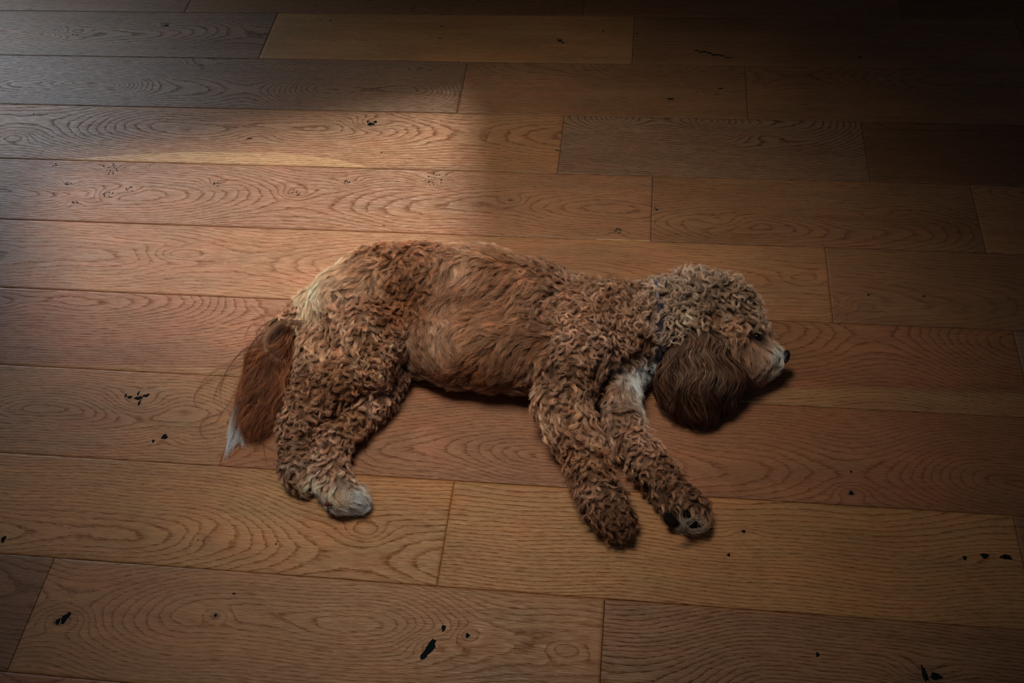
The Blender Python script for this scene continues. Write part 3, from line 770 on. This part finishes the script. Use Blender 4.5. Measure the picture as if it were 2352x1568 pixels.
def nose_shape(p):
    p = p.copy()
    p.x = p.x if p.x > 0 else p.x * .7
    p.y *= 1.0 + .18 * p.z                                        # wider on top, narrow under
    p.x -= .10 * math.exp(-(p.y / .10) ** 2) * (1 if p.x > 0 else 0) * (1 - p.z) * .6
    for s in (-1, 1):
        d = ((p.y - s * .50) / .24) ** 2 + ((p.z + .05) / .26) ** 2
        if p.x > 0: p.x -= .42 * math.exp(-d)
    return p
nose = ball('nose', at(1803, 820, .043), (.0088, .0120, .0135), (np.array(at(1830, 826, .040)) - np.array(at(1780, 812, .044))), NOSE, nose_shape, seg=48)
nose['label'] = 'black nose'
ey_m = NT('eye'); ey_m.b.inputs['Base Color'].default_value = (.012, .006, .004, 1); ey_m.b.inputs['Roughness'].default_value = .08
eye = ball('eye', EYE - TOCAM * .002, (.0075, .0075, .0075), (0.5, -.6, .6), ey_m.m)
for (a, b, z, rr, mt) in [(1543, 1188, .036, (.0045, .012, .014), PAD), (1578, 1178, .041, (.004, .0095, .0065), PAD), (1593, 1203, .033, (.004, .0115, .0065), PAD), (1487, 1116, .032, (.004, .0055, .005), PAD),
                          (743, 1123, .033, (.004, .0045, .006), PADP), (757, 1155, .026, (.0045, .010, .0045), PADP)]:
    nrm = (np.array(CAM) - np.array(at(a, b, z))); nrm = nrm / np.linalg.norm(nrm) + np.array((0, -.15, .1))
    p = ball('paw_pad', on_skin(a, b), rr, nrm, mt)
    p['label'] = 'black paw pad' if mt is PAD else 'reddish paw pad'
CLW = leather('claw_horn', (.75, .74, .66), .35, .1)
for (a, b, z, dx, dy) in [(703, 1128, .020, -3, 8), (711, 1130, .018, -1, 8), (767, 1134, .040, 1, 8), (791, 1158, .028, 2, 8)]:
    q = np.array(at(a + dx, b + dy, z - .006)) - np.array(at(a, b, z))
    ball('claw', on_skin(a, b) + TOCAM * .002, (.0058, .0016, .0017), q, CLW, lambda p: Vector((p.x, p.y * (.75 - .35 * p.x), p.z * (.75 - .35 * p.x))), seg=16)['label'] = 'small whitish claw'
# light hair tufts between the pads of the front paw
tu = [[(1560, 1218, 36), (1567, 1200, 46), (1585, 1192, 48), (1610, 1180, 44)], [(1555, 1222, 32), (1572, 1212, 42), (1560, 1190, 48), (1556, 1172, 46)], [(1570, 1225, 28), (1590, 1218, 34), (1615, 1214, 32), (1625, 1200, 32)],
      [(1560, 1215, 36), (1580, 1205, 44), (1600, 1190, 46), (1622, 1192, 40)], [(1548, 1222, 28), (1560, 1212, 40), (1572, 1196, 48), (1570, 1188, 48)]]
lp = []
for l in tu:
    g = spline(l, 14)
    for q in range(9):
        s = np.linspace(0, 1, 14)[:, None]; lp.append(g + rng.normal(size=3) * .0014 + rng.normal(size=3) * .0035 * s)
o = hair('paw_tuft', np.array(lp), np.tile(np.array((.42, .38, .31)), (len(lp), 1)) * rng.uniform(.6, 1.1, (len(lp), 1)), np.full(len(lp), .00012), FUR); o['label'] = 'pale hair tuft between the paw pads'

# ------------------------------------------------------------------ collar
nd = Vector(NECKDIR); e1 = Vector((0, 0, 1)); e2 = nd.cross(e1).normalized()
cv, cf = [], []; NS = 72
for i in range(NS):
    t = 2 * math.pi * i / NS; dr = e1 * math.cos(t) + e2 * math.sin(t)
    rr = .02
    while rr < .14 and sdf_no_ear(np.array([np.array(Vector(CX) + dr * rr)]))[0] < 0: rr += .0008
    for (w_, h_) in ((-.003, .001), (-.003, .0085), (.003, .0085), (.003, .001)):
        p = Vector(CX) + dr * (rr + h_) + nd * w_
        p.z = max(p.z, .0012 if h_ < .005 else .002)
        cv.append(p)
for i in range(NS):
    a, b = i * 4, ((i + 1) % NS) * 4
    for j in range(4): cf.append((a + j, a + (j + 1) % 4, b + (j + 1) % 4, b + j))
cm_ = NT('blue_webbing'); g = cm_.n('ShaderNodeTexCoord').outputs['Object']
wv_ = cm_.n('ShaderNodeTexWave', {'Vector': g, 'Scale': 420.0, 'Distortion': 1.0}, bands_direction='DIAGONAL').outputs[1]
cm_.put(cm_.b.inputs['Base Color'], cm_.mix(wv_, (.02, .02, .08), (.15, .15, .27))); cm_.b.inputs['Roughness'].default_value = .7
cm_.put(cm_.b.inputs['Normal'], cm_.n('ShaderNodeBump', {'Strength': .8, 'Distance': .0008, 'Height': wv_}).outputs[0])
collar = part(mesh_obj('collar', cv, cf, cm_.m, smooth=False)); collar['label'] = 'blue-violet woven collar'
bmat = leather('black_plastic', (.012, .012, .012), .25)
bk = ball('collar_buckle', at(1513, 878, .026), (.008, .006, .010), (.2, -.8, .5), bmat, lambda p: Vector((max(-.8, min(.8, p.x * 1.2)), max(-.85, min(.85, p.y * 1.2)), max(-.85, min(.85, p.z * 1.2)))))
bk.parent = collar; bk.matrix_parent_inverse = Matrix.Translation((-ctr.x, -ctr.y, 0)); bk['label'] = 'black buckle'

# ------------------------------------------------------------------ crumbs and bits on the floor
def crumb(name, px, py, wmm, lmm, ang, col, label, seed=1, hmm=None):
    r = random.Random(seed); bm = bmesh.new(); bmesh.ops.create_icosphere(bm, subdivisions=2, radius=1)
    h = (hmm or min(wmm, lmm)) / 2000
    for v in bm.verts:
        k = 1 + r.uniform(-.22, .22); v.co = Vector((v.co.x * lmm / 2000 * k, v.co.y * wmm / 2000 * k, v.co.z * h * k))
    zmin = min(v.co.z for v in bm.verts)
    for v in bm.verts: v.co.z -= zmin
    me = bpy.data.meshes.new(name); bm.to_mesh(me); bm.free()
    m = NT(name + '_surface'); nz = m.noise(m.n('ShaderNodeTexCoord').outputs['Object'], 1500.0)
    m.put(m.b.inputs['Base Color'], m.mix(nz, tuple(c * .8 for c in col), col)); m.b.inputs['Roughness'].default_value = .6
    me.materials.append(m.m); o = bpy.data.objects.new(name, me); C.objects.link(o)
    p = at(px, py); o.location = (p.x, p.y, .0001); o.rotation_euler = (0, 0, math.radians(ang))
    return tag(o, label, name.split('_')[-1] if name != 'dried_leaf' else 'leaf bit')
crumb('crumb', 77, 262, 2.8, 3.6, 60, (.85, .85, .85), 'bright white crumb on the floor in the upper left corner', 2)
crumb('crumb', 955, 1043, 1.2, 4.0, 70, (.75, .74, .76), 'thin whitish crumb on the reddish board between front and hind legs', 3)
crumb('crumb', 1148, 547, 2.2, 2.8, 20, (.55, .55, .6), 'small clear crumb on the board just above the back of the dog', 4)
crumb('crumb', 2132, 852, 1.5, 2.0, 0, (.5, .5, .52), 'tiny pale crumb on the dark reddish board right of the nose', 5)
crumb('dried_leaf', 1610, 1246, 6.5, 7.0, 10, (.40, .17, .04), 'small orange-brown stain on the floor below the front paw with black pads', 6, .8)  # stain on the boards, drawn as a thin raised flake
